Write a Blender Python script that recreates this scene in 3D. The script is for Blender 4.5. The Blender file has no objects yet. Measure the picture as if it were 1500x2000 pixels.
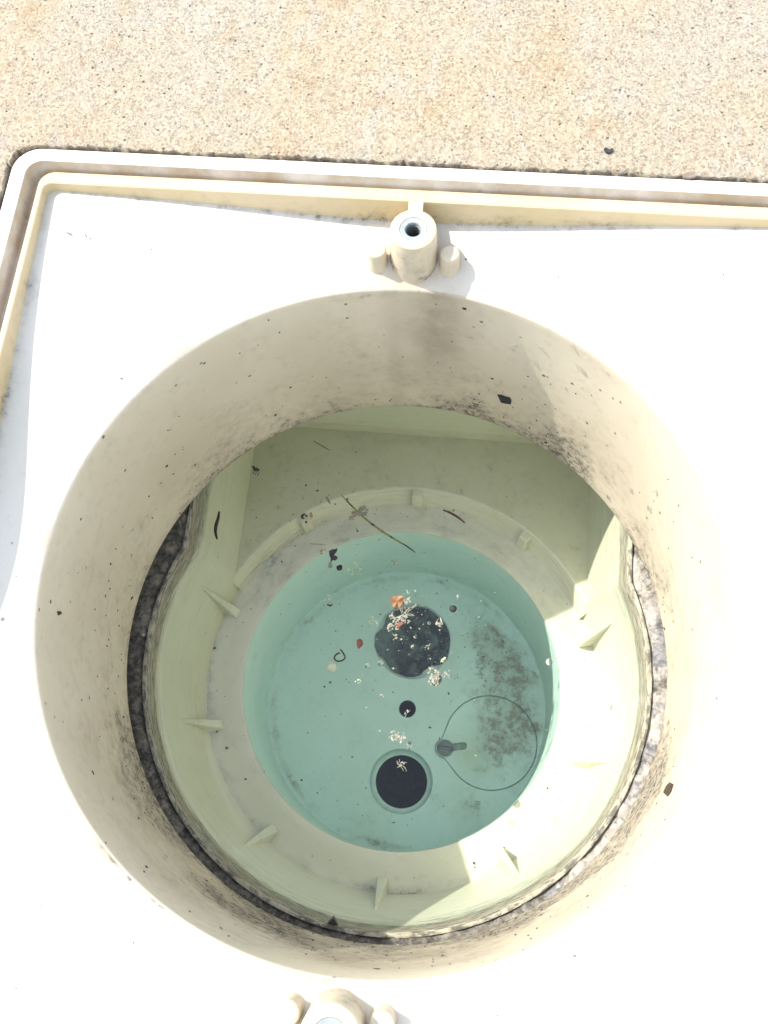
import bpy, bmesh, math, random
from math import sin, cos, pi, radians, sqrt, exp, atan2, hypot
from mathutils import Vector, Matrix, noise
from mathutils.geometry import delaunay_2d_cdt

random.seed(7)
S = 0.1                      # metres per unit; 1 unit = radius of the round opening
scn = bpy.context.scene
col = scn.collection

# ------------------------------------------------------------------ camera, world, sun, exposure
F_PX, NX, NY, YAW = 1862.395, 849.147, 1636.514, -0.0980
CAM = Vector((0.2067, -0.6413, 2.6592))
d = Vector(((NX - 750) / F_PX, -(NY - 1000) / F_PX, -1.0)).normalized()
zc = -d
xc = (Vector((1, 0, 0)) - zc * zc.x).normalized()
yc = zc.cross(xc)
Xw = xc * cos(YAW) + yc * sin(YAW)
Yw = -xc * sin(YAW) + yc * cos(YAW)
R = Matrix((Xw, Yw, zc))     # camera -> world
cam_data = bpy.data.cameras.new("camera")
cam = bpy.data.objects.new("camera", cam_data)
col.objects.link(cam)
cam.matrix_world = Matrix.Translation(CAM * S) @ R.to_4x4()
cam_data.sensor_fit = 'VERTICAL'
cam_data.sensor_height = 36
cam_data.lens = F_PX / 2000 * 36
cam_data.clip_start = 0.005
cam_data.clip_end = 200
cam_data.dof.use_dof = True
cam_data.dof.focus_distance = 0.35
cam_data.dof.aperture_fstop = 30
scn.camera = cam

SUN_EL, SUN_AZ = radians(50.6), radians(162)
w = bpy.data.worlds.new("World")
scn.world = w
w.use_nodes = True
nt = w.node_tree
sky = nt.nodes.new('ShaderNodeTexSky')
sky.sky_type = 'NISHITA'
sky.sun_disc = False
sky.sun_elevation = SUN_EL
sky.sun_rotation = radians(90) - SUN_AZ
bg = nt.nodes['Background']
hsv = nt.nodes.new('ShaderNodeHueSaturation')   # hazy, pale summer sky
hsv.inputs['Saturation'].default_value = 0.56
nt.links.new(sky.outputs[0], hsv.inputs['Color'])
nt.links.new(hsv.outputs[0], bg.inputs[0])
bg.inputs[1].default_value = 0.15
sl = bpy.data.lights.new("sun", 'SUN')
sl.energy = 2.2
sl.angle = radians(0.53)
sl.color = (1.0, 0.95, 0.87)
sun = bpy.data.objects.new("sun", sl)
col.objects.link(sun)
sdir = Vector((cos(SUN_AZ) * cos(SUN_EL), sin(SUN_AZ) * cos(SUN_EL), sin(SUN_EL)))
sun.rotation_euler = sdir.to_track_quat('Z', 'Y').to_euler()
sun.location = sdir * 3
vs = scn.view_settings
vs.view_transform = 'Standard'
vs.look = 'None'
vs.gamma = 1
vs.use_curve_mapping = False
vs.exposure = 1.66
scn.cycles.max_bounces = 14
scn.cycles.diffuse_bounces = 8
scn.cycles.transparent_max_bounces = 12


# ------------------------------------------------------------------ helpers
def at(px, py, z):
    """point of the horizontal plane z that the photograph shows at (px, py)"""
    v = R @ Vector(((px - 750) / F_PX, -(py - 1000) / F_PX, -1.0))
    return CAM + v * ((z - CAM.z) / v.z)


def at_collar(px, py, r=0.999):
    v = R @ Vector(((px - 750) / F_PX, -(py - 1000) / F_PX, -1.0))
    a = v.x ** 2 + v.y ** 2
    b = 2 * (CAM.x * v.x + CAM.y * v.y)
    c = CAM.x ** 2 + CAM.y ** 2 - r * r
    k = (-b + sqrt(b * b - 4 * a * c)) / (2 * a)
    return CAM + v * k


def sstep(a, b, x):
    t = max(0.0, min(1.0, (x - a) / (b - a)))
    return t * t * (3 - 2 * t)


def nz(x, y, z=0.0, s=1.0):
    return noise.noise(Vector((x * s, y * s, z * s)))


class MB:
    def __init__(self):
        self.v, self.f, self.fm = [], [], None

    def add(self, verts, faces):
        o = len(self.v)
        self.v += [tuple(p) for p in verts]
        self.f += [tuple(i + o for i in f) for f in faces]

    def sweep(self, loops, closed=True, flip=False):
        n = len(loops[0])
        vs_, fs = [], []
        for lp in loops:
            vs_ += lp
        for k in range(len(loops) - 1):
            for i in range(n if closed else n - 1):
                j = (i + 1) % n
                q = (k * n + i, k * n + j, (k + 1) * n + j, (k + 1) * n + i)
                fs.append(q[::-1] if flip else q)
        self.add(vs_, fs)

    def lathe(self, prof, cx=0, cy=0, n=64, flip=False):
        self.sweep([[(cx + r * cos(2 * pi * i / n), cy + r * sin(2 * pi * i / n), z) for i in range(n)]
                    for r, z in prof], flip=flip)

    def fan(self, loop, flip=False):
        n = len(loop)
        c = [sum(p[k] for p in loop) / n for k in range(3)]
        self.add(list(loop) + [c], [((i + 1) % n, i, n) if flip else (i, (i + 1) % n, n) for i in range(n)])

    def box(self, x0, x1, y0, y1, z0, z1):
        v = [(x, y, z) for z in (z0, z1) for y in (y0, y1) for x in (x0, x1)]
        self.add(v, [(0, 2, 3, 1), (4, 5, 7, 6), (0, 1, 5, 4), (2, 6, 7, 3), (0, 4, 6, 2), (1, 3, 7, 5)])

    def blob(self, c, r, sub=1, jit=0.0, squash=(1, 1, 1)):
        bm = bmesh.new()
        bmesh.ops.create_icosphere(bm, subdivisions=sub, radius=1)
        off = random.random() * 50
        vs_ = []
        for v in bm.verts:
            k = r * (1 + jit * noise.noise(v.co * 1.6 + Vector((off, 0, 0))))
            vs_.append((c[0] + v.co.x * k * squash[0], c[1] + v.co.y * k * squash[1], c[2] + v.co.z * k * squash[2]))
        fs = [tuple(v.index for v in f.verts) for f in bm.faces]
        bm.free()
        self.add(vs_, fs)

    def tube(self, pts, radii, n=8):
        loops = []
        for i, p in enumerate(pts):
            a, b = Vector(pts[max(0, i - 1)]), Vector(pts[min(len(pts) - 1, i + 1)])
            t = (b - a).normalized()
            u = t.cross(Vector((0, 0, 1)))
            if u.length < 1e-3:
                u = t.cross(Vector((0, 1, 0)))
            u.normalize()
            w_ = u.cross(t)
            r = radii[i] if hasattr(radii, '__len__') else radii
            loops.append([tuple(Vector(p) + (u * cos(2 * pi * k / n) + w_ * sin(2 * pi * k / n)) * r) for k in range(n)])
        self.sweep(loops)
        self.fan(loops[0], True)
        self.fan(loops[-1])

    def build(self, name, mat, parent=None, smooth=True, attrs=None, angle=40, origin=None):
        me = bpy.data.meshes.new(name)
        o_ = Vector(origin) if origin is not None else Vector((0, 0, 0))
        me.from_pydata([tuple((Vector(p) - o_) * S) for p in self.v], [], self.f)
        me.validate()
        if attrs:
            for an, fn in attrs.items():
                at_ = me.attributes.new(an, 'FLOAT', 'POINT')
                at_.data.foreach_set('value', [fn(*p) for p in self.v])
        bm = bmesh.new()
        bm.from_mesh(me)
        bmesh.ops.remove_doubles(bm, verts=bm.verts, dist=1e-6)
        bmesh.ops.recalc_face_normals(bm, faces=bm.faces) if attrs is None or 'norecalc' not in attrs else None
        bm.to_mesh(me)
        bm.free()
        me.materials.append(mat)
        ob = bpy.data.objects.new(name, me)
        col.objects.link(ob)
        if smooth:
            me.polygons.foreach_set('use_smooth', [True] * len(me.polygons))
            me.set_sharp_from_angle(angle=radians(angle))
        if parent:
            ob.parent = parent
        if origin is not None:
            ob.location = Vector(origin) * S
        return ob


def field(mb, outline, holes, spacing, zf, z_skirt=None):
    """flat sheet with holes, filled with a grid of points, lifted by zf(x, y)"""
    def inside(p, poly):
        c = False
        n = len(poly)
        for i in range(n):
            a, b = poly[i], poly[i - 1]
            if (a[1] > p[1]) != (b[1] > p[1]) and p[0] < (b[0] - a[0]) * (p[1] - a[1]) / (b[1] - a[1]) + a[0]:
                c = not c
        return c
    pts, edges = [], []
    for lp in [outline] + holes:
        o = len(pts)
        pts += [Vector(q[:2]) for q in lp]
        edges += [(o + i, o + (i + 1) % len(lp)) for i in range(len(lp))]
    xs, ys = [q[0] for q in outline], [q[1] for q in outline]
    allb = list(pts)
    x = min(xs)
    while x < max(xs):
        y = min(ys)
        while y < max(ys):
            q = (x + random.uniform(-.2, .2) * spacing, y + random.uniform(-.2, .2) * spacing)
            if inside(q, outline) and not any(inside(q, h) for h in holes):
                if min((q[0] - b[0]) ** 2 + (q[1] - b[1]) ** 2 for b in allb) > (spacing * .45) ** 2:
                    pts.append(Vector(q))
            y += spacing
        x += spacing
    vo, eo, fo, _, _, _ = delaunay_2d_cdt(pts, edges, [], 0, 1e-6)
    fs = []
    for f in fo:
        c = (sum(vo[i][0] for i in f) / 3, sum(vo[i][1] for i in f) / 3)
        if inside(c, outline) and not any(inside(c, h) for h in holes):
            fs.append(tuple(f))
    mb.add([(q[0], q[1], zf(q[0], q[1])) for q in vo], fs)


def circ(cx, cy, r, n=48):
    return [(cx + r * cos(2 * pi * i / n), cy + r * sin(2 * pi * i / n)) for i in range(n)]


def rr(ax, ay, r, z, nc=10, ns=40):
    """rounded rectangle, same point count for every size"""
    out = []
    for k, (sx, sy, a0) in enumerate(((1, 1, 0), (-1, 1, 90), (-1, -1, 180), (1, -1, 270))):
        cx, cy = sx * (ax - r), sy * (ay - r)
        arc = [(cx + r * cos(radians(a0 + 90 * i / nc)), cy + r * sin(radians(a0 + 90 * i / nc))) for i in range(nc + 1)]
        out += arc
        nx_, ny_, na = ((-1, 1, 90), (-1, -1, 180), (1, -1, 270), (1, 1, 0))[k]
        e = (nx_ * (ax - r) + r * cos(radians(na)), ny_ * (ay - r) + r * sin(radians(na)))
        s_ = arc[-1]
        out += [(s_[0] + (e[0] - s_[0]) * t / ns, s_[1] + (e[1] - s_[1]) * t / ns) for t in range(1, ns)]
    return [(x, y, z(x, y) if callable(z) else z) for x, y in out]


def tag(o, label=None, cat=None, group=None, kind=None):
    if label: o['label'] = label
    if cat: o['category'] = cat
    if group: o['group'] = group
    if kind: o['kind'] = kind
    return o


def empty(name, loc=(0, 0, 0)):
    e = bpy.data.objects.new(name, None)
    e.empty_display_size = 0.01
    e.location = Vector(loc) * S
    col.objects.link(e)
    return e


# ------------------------------------------------------------------ materials
class N:
    def __init__(self, name):
        self.m = bpy.data.materials.new(name)
        self.m.use_nodes = True
        self.t = self.m.node_tree
        self.b = self.t.nodes['Principled BSDF']
        self.tc = self.t.nodes.new('ShaderNodeTexCoord').outputs['Object']

    def n(self, typ, ins=None, **kw):
        nd = self.t.nodes.new(typ)
        for k, v in kw.items():
            setattr(nd, k, v)
        for k, v in (ins or {}).items():
            if isinstance(v, bpy.types.NodeSocket):
                self.t.links.new(v, nd.inputs[k])
            else:
                nd.inputs[k].default_value = v
        return nd

    def noise(self, scale, detail=4, rough=.55, vec=None, dist=0.0):
        return self.n('ShaderNodeTexNoise', {'Vector': vec or self.tc, 'Scale': scale, 'Detail': detail,
                                             'Roughness': rough, 'Distortion': dist}).outputs['Fac']

    def vor(self, scale, vec=None, feature='F1', rnd=1.0):
        return self.n('ShaderNodeTexVoronoi', {'Vector': vec or self.tc, 'Scale': scale, 'Randomness': rnd}, feature=feature)

    def ramp(self, fac, a, b, lo=0.0, hi=1.0):
        return self.n('ShaderNodeMapRange', {'Value': fac, 'From Min': a, 'From Max': b, 'To Min': lo, 'To Max': hi},
                      interpolation_type='SMOOTHSTEP').outputs[0]

    def math(self, op, a, b=0.0):
        return self.n('ShaderNodeMath', {0: a, 1: b}, operation=op).outputs[0]

    def mix(self, fac, a, b):
        nd = self.t.nodes.new('ShaderNodeMix')
        nd.data_type = 'RGBA'
        for s_, v in ((nd.inputs['Factor'], fac), (nd.inputs['A'], a), (nd.inputs['B'], b)):
            if isinstance(v, bpy.types.NodeSocket):
                self.t.links.new(v, s_)
            else:
                s_.default_value = v if not hasattr(v, '__len__') else (*v, 1)[:4]
        return nd.outputs['Result']

    def attr(self, name):
        return self.n('ShaderNodeAttribute', attribute_name=name).outputs['Fac']

    def set(self, color=None, rough=.5, spec=.5, bump=None, bstr=.3, bdist=.0005):
        b = self.b
        for k, v in (('Base Color', color), ('Roughness', rough), ('Specular IOR Level', spec)):
            if v is None:
                continue
            if isinstance(v, bpy.types.NodeSocket):
                self.t.links.new(v, b.inputs[k])
            else:
                b.inputs[k].default_value = v if not hasattr(v, '__len__') else (*v, 1)[:4]
        if bump is not None:
            bn = self.n('ShaderNodeBump', {'Height': bump, 'Strength': bstr, 'Distance': bdist})
            self.t.links.new(bn.outputs[0], b.inputs['Normal'])
        return self.m


def plastic(name, base, alt, grime=(.07, .06, .05), tan=(.52, .36, .2), rough=.4, speck=.5, gscale=260, k=1.0, fl=1.7, rare0=.60,
            streak=None):
    """moulded plastic; the attribute 'dirt' says how densely grime or painted dullness sits, 'stain' where it turns tan"""
    m = N(name)
    c = m.mix(m.ramp(m.noise(22, 5), .35, .65), base, alt)
    st = m.math('MULTIPLY', m.attr('stain'), m.ramp(m.noise(60, 6, .65), .25, .7, .35, 1.0))
    c = m.mix(st, c, tan)
    dirt = m.attr('dirt')
    vec = m.tc
    if streak:
        mp = m.n('ShaderNodeMapping', {'Vector': m.tc, 'Scale': streak})
        vec = mp.outputs[0]
    n1 = m.noise(gscale, 6, .7, vec)
    n2 = m.noise(gscale * .22, 5, .65, vec, .4)
    nn = m.math('ADD', m.math('MULTIPLY', n1, .55), m.math('MULTIPLY', n2, .45))
    g = m.math('ADD', nn, m.math('MULTIPLY', dirt, .42))
    soft = m.ramp(g, .52, .86, 0, .60)
    fleck = m.ramp(m.noise(gscale * fl, 6, .72, vec), .42, .60)
    hard = m.math('MULTIPLY', m.ramp(g, .66, .84, 0, .8), fleck)
    c = m.mix(soft, c, tuple(.45 * a + .55 * b for a, b in zip(base, grime)))
    c = m.mix(hard, c, grime)
    # stray specks
    v = m.vor(150)
    dot = m.ramp(v.outputs['Distance'], .06, .13, 1, 0)
    rare = m.ramp(m.noise(90, 2), rare0, rare0 + .06)
    sp = m.math('MULTIPLY', m.math('MULTIPLY', dot, rare), speck)
    c = m.mix(sp, c, (.06, .045, .035))
    rg = m.ramp(g, .5, .8, rough, .85)
    hb = m.math('ADD', m.noise(900, 3), m.math('MULTIPLY', hard, 1.2))
    return m.set(c, rg, .4, hb, .12 * k, .0004)


M = {}
M['rim'] = plastic('white_rim_plastic', (.74, .71, .64), (.78, .75, .69), tan=(.34, .23, .11), speck=.15)
M['ledge'] = plastic('yellowed_ledge_plastic', (.56, .45, .25), (.62, .50, .31), tan=(.42, .27, .15))
M['plate'] = plastic('white_deck_plastic', (.60, .565, .48), (.64, .60, .52), tan=(.40, .29, .16), speck=.7)
M['collar'] = plastic('cream_collar_plastic', (.62, .54, .40), (.67, .59, .45), grime=(.06, .055, .05), tan=(.32, .26, .18), speck=.9, rare0=.50)
M['boss'] = plastic('cream_boss_plastic', (.58, .50, .36), (.63, .55, .41), tan=(.46, .33, .2))
M['bowl'] = plastic('pale_bowl_plastic', (.62, .625, .48), (.67, .665, .53), grime=(.05, .05, .045), tan=(.50, .40, .24), rough=.3, streak=(.45, .45, 4.5))
M['well'] = plastic('teal_well_plastic', (.53, .71, .64), (.57, .75, .69), grime=(.22, .20, .14), tan=(.42, .50, .30), rough=.45, speck=.8, gscale=260, fl=.8)
M['throat'] = plastic('grey_green_throat_plastic', (.56, .56, .385), (.59, .59, .42), rough=.4, speck=.3)


def simple(name, a, b=None, scale=300, rough=.6, spec=.4, bstr=.3, tr=0):
    m = N(name)
    n1 = m.noise(scale, 6, .65)
    c = m.mix(m.ramp(n1, .35, .65), a, b or tuple(x * .7 for x in a))
    r = m.set(c, rough, spec, n1, bstr, .0006)
    if tr:
        m.b.inputs['Transmission Weight'].default_value = tr
    return r


M['insert'] = simple('blue_grey_insert', (.25, .28, .27), (.31, .33, .32), 500, .45)
M['bore'] = simple('shaded_thread', (.06, .075, .07), (.12, .14, .13), 500, .4)  # insert plastic darkened, depth shade of the bore put into its colour
M['screw'] = simple('grey_screw', (.13, .17, .16), (.17, .21, .2), 600, .4, .5)
M['recess'] = simple('dull_teal', (.24, .31, .25), (.32, .40, .32), 300, .8)  # darker teal for the recess under the port cover
M['slot'] = simple('grey_slot', (.17, .2, .18), (.24, .29, .25), 500, .8)
M['dark_pipe'] = simple('dark_pipe', (.012, .016, .02), (.02, .026, .03), 400, .6, .2)
M['black_flake'] = simple('black_flake', (.014, .015, .022), (.035, .033, .04), 500, .6)
M['dark_brown'] = simple('dark_brown', (.035, .018, .012), (.07, .035, .02), 600, .45)
M['leaf_black'] = simple('leaf_black', (.02, .012, .012), (.05, .03, .03), 700, .5)
M['rust'] = simple('rust_red', (.28, .11, .06), (.16, .06, .04), 900, .6)
M['orange'] = simple('orange_petal', (.22, .085, .04), (.34, .24, .13), 260, .5)
M['foam'] = simple('white_foam', (.36, .36, .29), (.22, .22, .17), 900, .35)
M['fluff'] = simple('grey_fluff', (.30, .30, .21), (.20, .20, .15), 900, .8)
M['pale'] = simple('pale_yellow_jelly', (.52, .55, .34), (.44, .52, .36), 500, .4)
M['tan_bit'] = simple('tan_bit', (.36, .30, .2), (.25, .2, .13), 900, .8)
M['insect'] = simple('dark_green_insect', (.03, .05, .03), (.06, .08, .05), 900, .5)
M['brown_stone'] = simple('brown_stone', (.17, .13, .10), (.24, .19, .15), 700, .8)
M['grey_bit'] = simple('grey_bit', (.14, .14, .14), (.2, .2, .19), 700, .7)

# grass stalk, green with dark bands
m = N('banded_stalk')
wv = m.noise(300, 2, .5)
M['stalk'] = m.set(m.mix(m.ramp(wv, .44, .54), (.022, .022, .012), (.20, .21, .05)), .5, .4)

# sludge
m = N('black_sludge')
n1 = m.noise(140, 7, .65, None, .5)
n2 = m.noise(700, 4, .6)
c = m.mix(m.ramp(n1, .42, .66), (.014, .020, .022), (.11, .14, .13))
c = m.mix(m.math('MULTIPLY', m.attr('film'), m.ramp(n2, .3, .6, .6, 1.0)), c, (.13, .19, .17))
c = m.mix(m.math('MULTIPLY', m.ramp(m.vor(330).outputs['Distance'], .05, .14, 1, 0), m.ramp(m.noise(120, 2), .5, .6)), c, (.4, .45, .4))
M['sludge'] = m.set(c, .6, .4, n1, .8, .002)

# mortar, dark and dirty on one side, wet and pale on the other
m = N('rough_mortar')
n1 = m.noise(420, 7, .7)
n2 = m.noise(150, 6, .7)
c = m.mix(m.ramp(n1, .35, .7), (.050, .046, .038), (.20, .185, .145))
c = m.mix(m.ramp(n2, .52, .66, 0, .7), c, (.30, .27, .21))
pale = m.math('MULTIPLY', m.attr('pale'), m.ramp(m.noise(110, 6, .7), .36, .5))
c = m.mix(pale, c, m.mix(m.ramp(m.noise(60, 5, .7), .50, .58), m.mix(m.ramp(n1, .35, .65), (.30, .27, .23), (.44, .41, .36)), m.mix(m.ramp(n1, .4, .6), (.12, .12, .12), (.25, .245, .24))))
fl = m.math('MULTIPLY', m.ramp(m.vor(230).outputs['Distance'], .08, .2, 1, 0), m.ramp(m.noise(200, 2), .56, .6))
c = m.mix(fl, c, (.45, .42, .34))
M['mortar'] = m.set(c, m.ramp(pale, 0, 1, .9, .3), .4, n1, .6, .0015)

# concrete
m = N('sandy_concrete')
big = m.noise(13, 5, .6)
mp = m.n('ShaderNodeMapping', {'Vector': m.tc, 'Scale': (2.2, .8, 1.0)}).outputs[0]
mid = m.noise(50, 6, .7, mp)
grain = m.vor(1500)
gs = m.n('ShaderNodeSeparateColor', {'Color': grain.outputs['Color']})
g1, g2 = gs.outputs[0], gs.outputs[1]
c = m.mix(m.ramp(big, .38, .62), (.46, .38, .255), (.44, .39, .30))
c = m.mix(m.ramp(mid, .50, .66, 0, .65), c, (.46, .425, .36))
c = m.mix(m.ramp(m.noise(42, 5, .6), .53, .68, 0, .5), c, (.42, .29, .16))
c = m.mix(m.ramp(g1, .5, 1, 0, .5), c, (.66, .58, .44))
c = m.mix(m.ramp(g1, .30, .0, 0, .6), c, (.20, .155, .115))
c = m.mix(m.ramp(g2, .9, 1.0, 0, .5), c, (.40, .20, .09))
fine = m.noise(1900, 5, .75)
c = m.mix(m.ramp(fine, .54, .68, 0, .7), c, (.17, .13, .10))
c = m.mix(m.ramp(fine, .46, .32, 0, .45), c, (.66, .60, .48))
pit = m.vor(430)
pc_ = m.n('ShaderNodeSeparateColor', {'Color': pit.outputs['Color']})
pv_ = m.math('ADD', pit.outputs['Distance'], m.math('MULTIPLY', m.noise(1500, 2), .25))
pm = m.math('MULTIPLY', m.ramp(pv_, .22, .34, 1, 0), m.ramp(pc_.outputs[1], .62, .8))
c = m.mix(m.math('MULTIPLY', pm, .8), c, (.07, .06, .055))
om = m.math('MULTIPLY', m.ramp(pv_, .26, .36, 1, 0), m.ramp(pc_.outputs[0], .965, .975))
c = m.mix(m.math('MULTIPLY', om, .6), c, (.34, .15, .08))
h = m.math('ADD', m.math('MULTIPLY', m.noise(950, 8, .75), 1.8), m.math('MULTIPLY', g1, .25))
h = m.math('SUBTRACT', h, m.math('MULTIPLY', pm, .9))
M['concrete'] = m.set(c, .9, .15, h, .9, .0009)

# water: fresnel reflection over a faintly green clear body
mw = bpy.data.materials.new('pool_water')
mw.use_nodes = True
t = mw.node_tree
t.nodes.clear()
out = t.nodes.new('ShaderNodeOutputMaterial')
mixs = t.nodes.new('ShaderNodeMixShader')
tr = t.nodes.new('ShaderNodeBsdfTransparent')
tr.inputs[0].default_value = (.95, .97, .94, 1)
gl = t.nodes.new('ShaderNodeBsdfGlossy')
gl.inputs['Roughness'].default_value = 0.02
fr = t.nodes.new('ShaderNodeFresnel')
fr.inputs[0].default_value = 1.5
geo = t.nodes.new('ShaderNodeNewGeometry')
inv = t.nodes.new('ShaderNodeMath')
inv.operation = 'SUBTRACT'
inv.inputs[0].default_value = 1
mul = t.nodes.new('ShaderNodeMath')
mul.operation = 'MULTIPLY'
L = t.links.new
L(geo.outputs['Backfacing'], inv.inputs[1])
L(inv.outputs[0], mul.inputs[0])
L(fr.outputs[0], mul.inputs[1])
L(mul.outputs[0], mixs.inputs[0])
L(tr.outputs[0], mixs.inputs[1])
L(gl.outputs[0], mixs.inputs[2])
L(mixs.outputs[0], out.inputs[0])
tcn = t.nodes.new('ShaderNodeTexCoord')
nzn = t.nodes.new('ShaderNodeTexNoise')
nzn.inputs['Scale'].default_value = 28
nzn.inputs['Detail'].default_value = 2
bmp = t.nodes.new('ShaderNodeBump')
bmp.inputs['Strength'].default_value = .05
bmp.inputs['Distance'].default_value = .002
L(tcn.outputs['Object'], nzn.inputs['Vector'])
L(nzn.outputs['Fac'], bmp.inputs['Height'])
L(bmp.outputs[0], gl.inputs['Normal'])
M['water'] = mw
# droplets and bubbles: same idea, rounder highlight
mb_ = bpy.data.materials.new('clear_droplet')
mb_.use_nodes = True
pb = mb_.node_tree.nodes['Principled BSDF']
for k_, v_ in (('Base Color', (.96, .97, .95, 1)), ('Roughness', .02), ('IOR', 1.4), ('Transmission Weight', .95), ('Specular IOR Level', 1.0)):
    pb.inputs[k_].default_value = v_
M['drop'] = mb_

# ------------------------------------------------------------------ structure: concrete
AO = (1.287, 1.307)
mb = MB()
offs = [0, .004, .012, .022, .034]
while offs[-1] < 0.95:
    offs.append(offs[-1] + .0145)
for q in (1.2, 1.6, 2.4, 4, 8, 20, 60, 200):
    offs.append(q)
NC, NS = 20, 200


def conc_loop(off, z):
    lp = rr(AO[0] + .006 + off, AO[1] + .006 + off, .09 + off, 0, NC, NS)
    out_ = []
    for x, y, _ in lp:
        r = hypot(x, y)
        jag = (abs(nz(x, y, 3, 55)) * .014 + nz(x, y, 1, 7) * .010 + nz(x, y, 1, 120) * .007 + .002) * max(0, 1 - off / .05)
        k = 1 + jag / r
        x, y = x * k, y * k
        zz = z
        if z is None:
            zz = .228 + nz(x, y, 0, 22) * .003 + nz(x, y, 5, 70) * .0035 + nz(x, y, 9, 3) * .004
            zz -= max(0, 1 - off / .022) * (.002 + abs(nz(x, y, 2, 60)) * .007)
        out_.append((x, y, zz))
    return out_


loops = [[(x * .99, y * .99, z) for x, y, z in conc_loop(0, 0.02)], conc_loop(0, .02), conc_loop(0, .13)] + [conc_loop(o_, None) for o_ in offs]
mb.sweep(loops, flip=False)
conc = mb.build('concrete_pavement', M['concrete'], smooth=True, angle=80)
tag(conc, 'rough sandy beige concrete paving around the skimmer frame', kind='structure')

# ------------------------------------------------------------------ the skimmer frame (one moulded thing)
frame = tag(empty('skimmer_housing'), 'white square plastic skimmer frame with a big round opening, set in the concrete', 'skimmer')


def plate_z(x, y):
    r = hypot(x, y)
    return .165 * (1 - exp(-max(0, r - 1) / .25))


def rim_dirt(x, y, z):
    if z > .2: return -.2
    return .30 + .25 * nz(x, y, 0, 3)


mb = MB()
mb.sweep([rr(*AO, .09, -.3), rr(*AO, .09, .214), rr(AO[0] - .004, AO[1] - .004, .086, .221),
          rr(1.242, 1.264, .055, .221), rr(1.2392, 1.2612, .052, .2195), rr(1.2388, 1.2608, .052, .2165), rr(1.231, 1.253, .05, .168),
          rr(1.228, 1.250, .048, .162), rr(1.204, 1.240, .05, .16)])
mb.build('outer_rim', M['rim'], frame, attrs={'dirt': lambda x, y, z: (.02 if z > .2 else .30 + .3 * nz(x, y, 1, 4)),
                                             'stain': lambda x, y, z: 0 if z > .218 else .85}, angle=22)
mb = MB()


def ldirt(x, y, z):
    if z > .185: return .02
    return .35 + .5 * nz(x, y, 4, 6) + (.3 if x < -1.1 else 0)


mb.sweep([rr(1.206, 1.2455, .05, .161), rr(1.204, 1.243, .05, .188), rr(1.2015, 1.2405, .048, .191),
          rr(1.189, 1.204, .03, .191), rr(1.1855, 1.2005, .027, .1885), rr(1.1815, 1.1965, .025, .1), rr(1.178, 1.193, .024, .03)])
lg = mb.build('lid_ledge', M['ledge'], frame, attrs={'dirt': ldirt, 'stain': lambda x, y, z: .15 if z > .18 else .05 + .3 * max(0, nz(x, y, 2, 5))}, angle=30)
# plate
mb = MB()
base = rr(1.19, 1.205, .026, 0)
ringN = 26
loops = []
for k in range(ringN + 1):
    t_ = (k / ringN) ** 1.2
    lp = []
    for x, y, _ in base:
        a = atan2(y, x)
        cx_, cy_ = cos(a) * 1.006, sin(a) * 1.006
        X, Y = cx_ + (x - cx_) * t_, cy_ + (y - cy_) * t_
        lp.append((X, Y, plate_z(X, Y)))
    loops.append(lp)
mb.sweep(loops)


def pl_stain(x, y, z):
    s_ = exp(-((x / .16) ** 2 + ((abs(y) - 1.06) / .09) ** 2)) * .8
    e = max(0, 1 - (hypot(x, y) - 1.006) / .03) * max(0, .25 + nz(x, y, 0, 6))
    q = at(205, 1672, 0)
    b = exp(-((x - q.x) ** 2 + (y - q.y) ** 2) / .06 ** 2) * exp(-(r_ := hypot(x, y) - 1.006) / .02)
    return min(1, s_ + e * .6 + b)


def pl_dirt(x, y, z):
    e = exp(-min(abs(x + 1.18), abs(y - 1.195)) / .02) * .55
    e += exp(-(hypot(x, y) - 1.006) / .006) * .12 * (1 + 2 * nz(x, y, 0, 8))
    e += .7 * exp(-((x + .6) / .5) ** 2 - ((y + 1) / .3) ** 2) * exp(-(hypot(x, y) - 1.006) / .02)
    e += .5 * exp(-((abs(abs(x) - .075)) / .02) ** 2 - ((abs(y) - 1.1) / .04) ** 2)
    return e


mb.build('deck_plate', M['plate'], frame, attrs={'dirt': pl_dirt, 'stain': pl_stain}, angle=50)
# collar: tube going down from the opening
ZC = -.861
mb = MB()
prof = [(1.0065, .0042), (1.003, .0015), (1.001, -.002), (1.0, -.007)] + [(1.0, -.007 - (abs(ZC) - .014) * k / 40) for k in range(1, 41)] + \
       [(1.002, ZC - .003), (1.006, ZC - .006), (1.03, ZC - .006), (1.034, ZC), (1.034, -.02)]
mb.lathe(prof, n=320)


def co_dirt(x, y, z):
    a = atan2(y, x)
    low = sstep(-.35, -.86, z)
    v = .10 + .30 * low * (.6 + 1.2 * nz(cos(a) * 2, sin(a) * 2, z, 1.5))
    v += .85 * sstep(-.12, -.8, z) * max(0, -y - .15) * (.75 + 1.1 * nz(x, y, z, 4))       # near side
    v += .30 * sstep(-.6, -.86, z) * exp(-((a - 1.35) / .5) ** 2) * (.6 + nz(x, y, z, 6))
    v += .22 * exp(-((a - .55) / .3) ** 2) * sstep(-.25, -.7, z) * (.7 + nz(x, y, z, 5))
    v += .22 * exp(-((a + .45) / .5) ** 2) * sstep(-.15, -.6, z)
    v += .35 * exp(-((a - 1.62) / .12) ** 2) * sstep(-.08, 0, z)
    v += .20 * sstep(-.80, -.86, z)
    v += .30 * max(0, nz(x * 1.0, y * 1.0, z * .6 + 9, 3.2)) * sstep(-.1, -.6, z)
    return v


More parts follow.
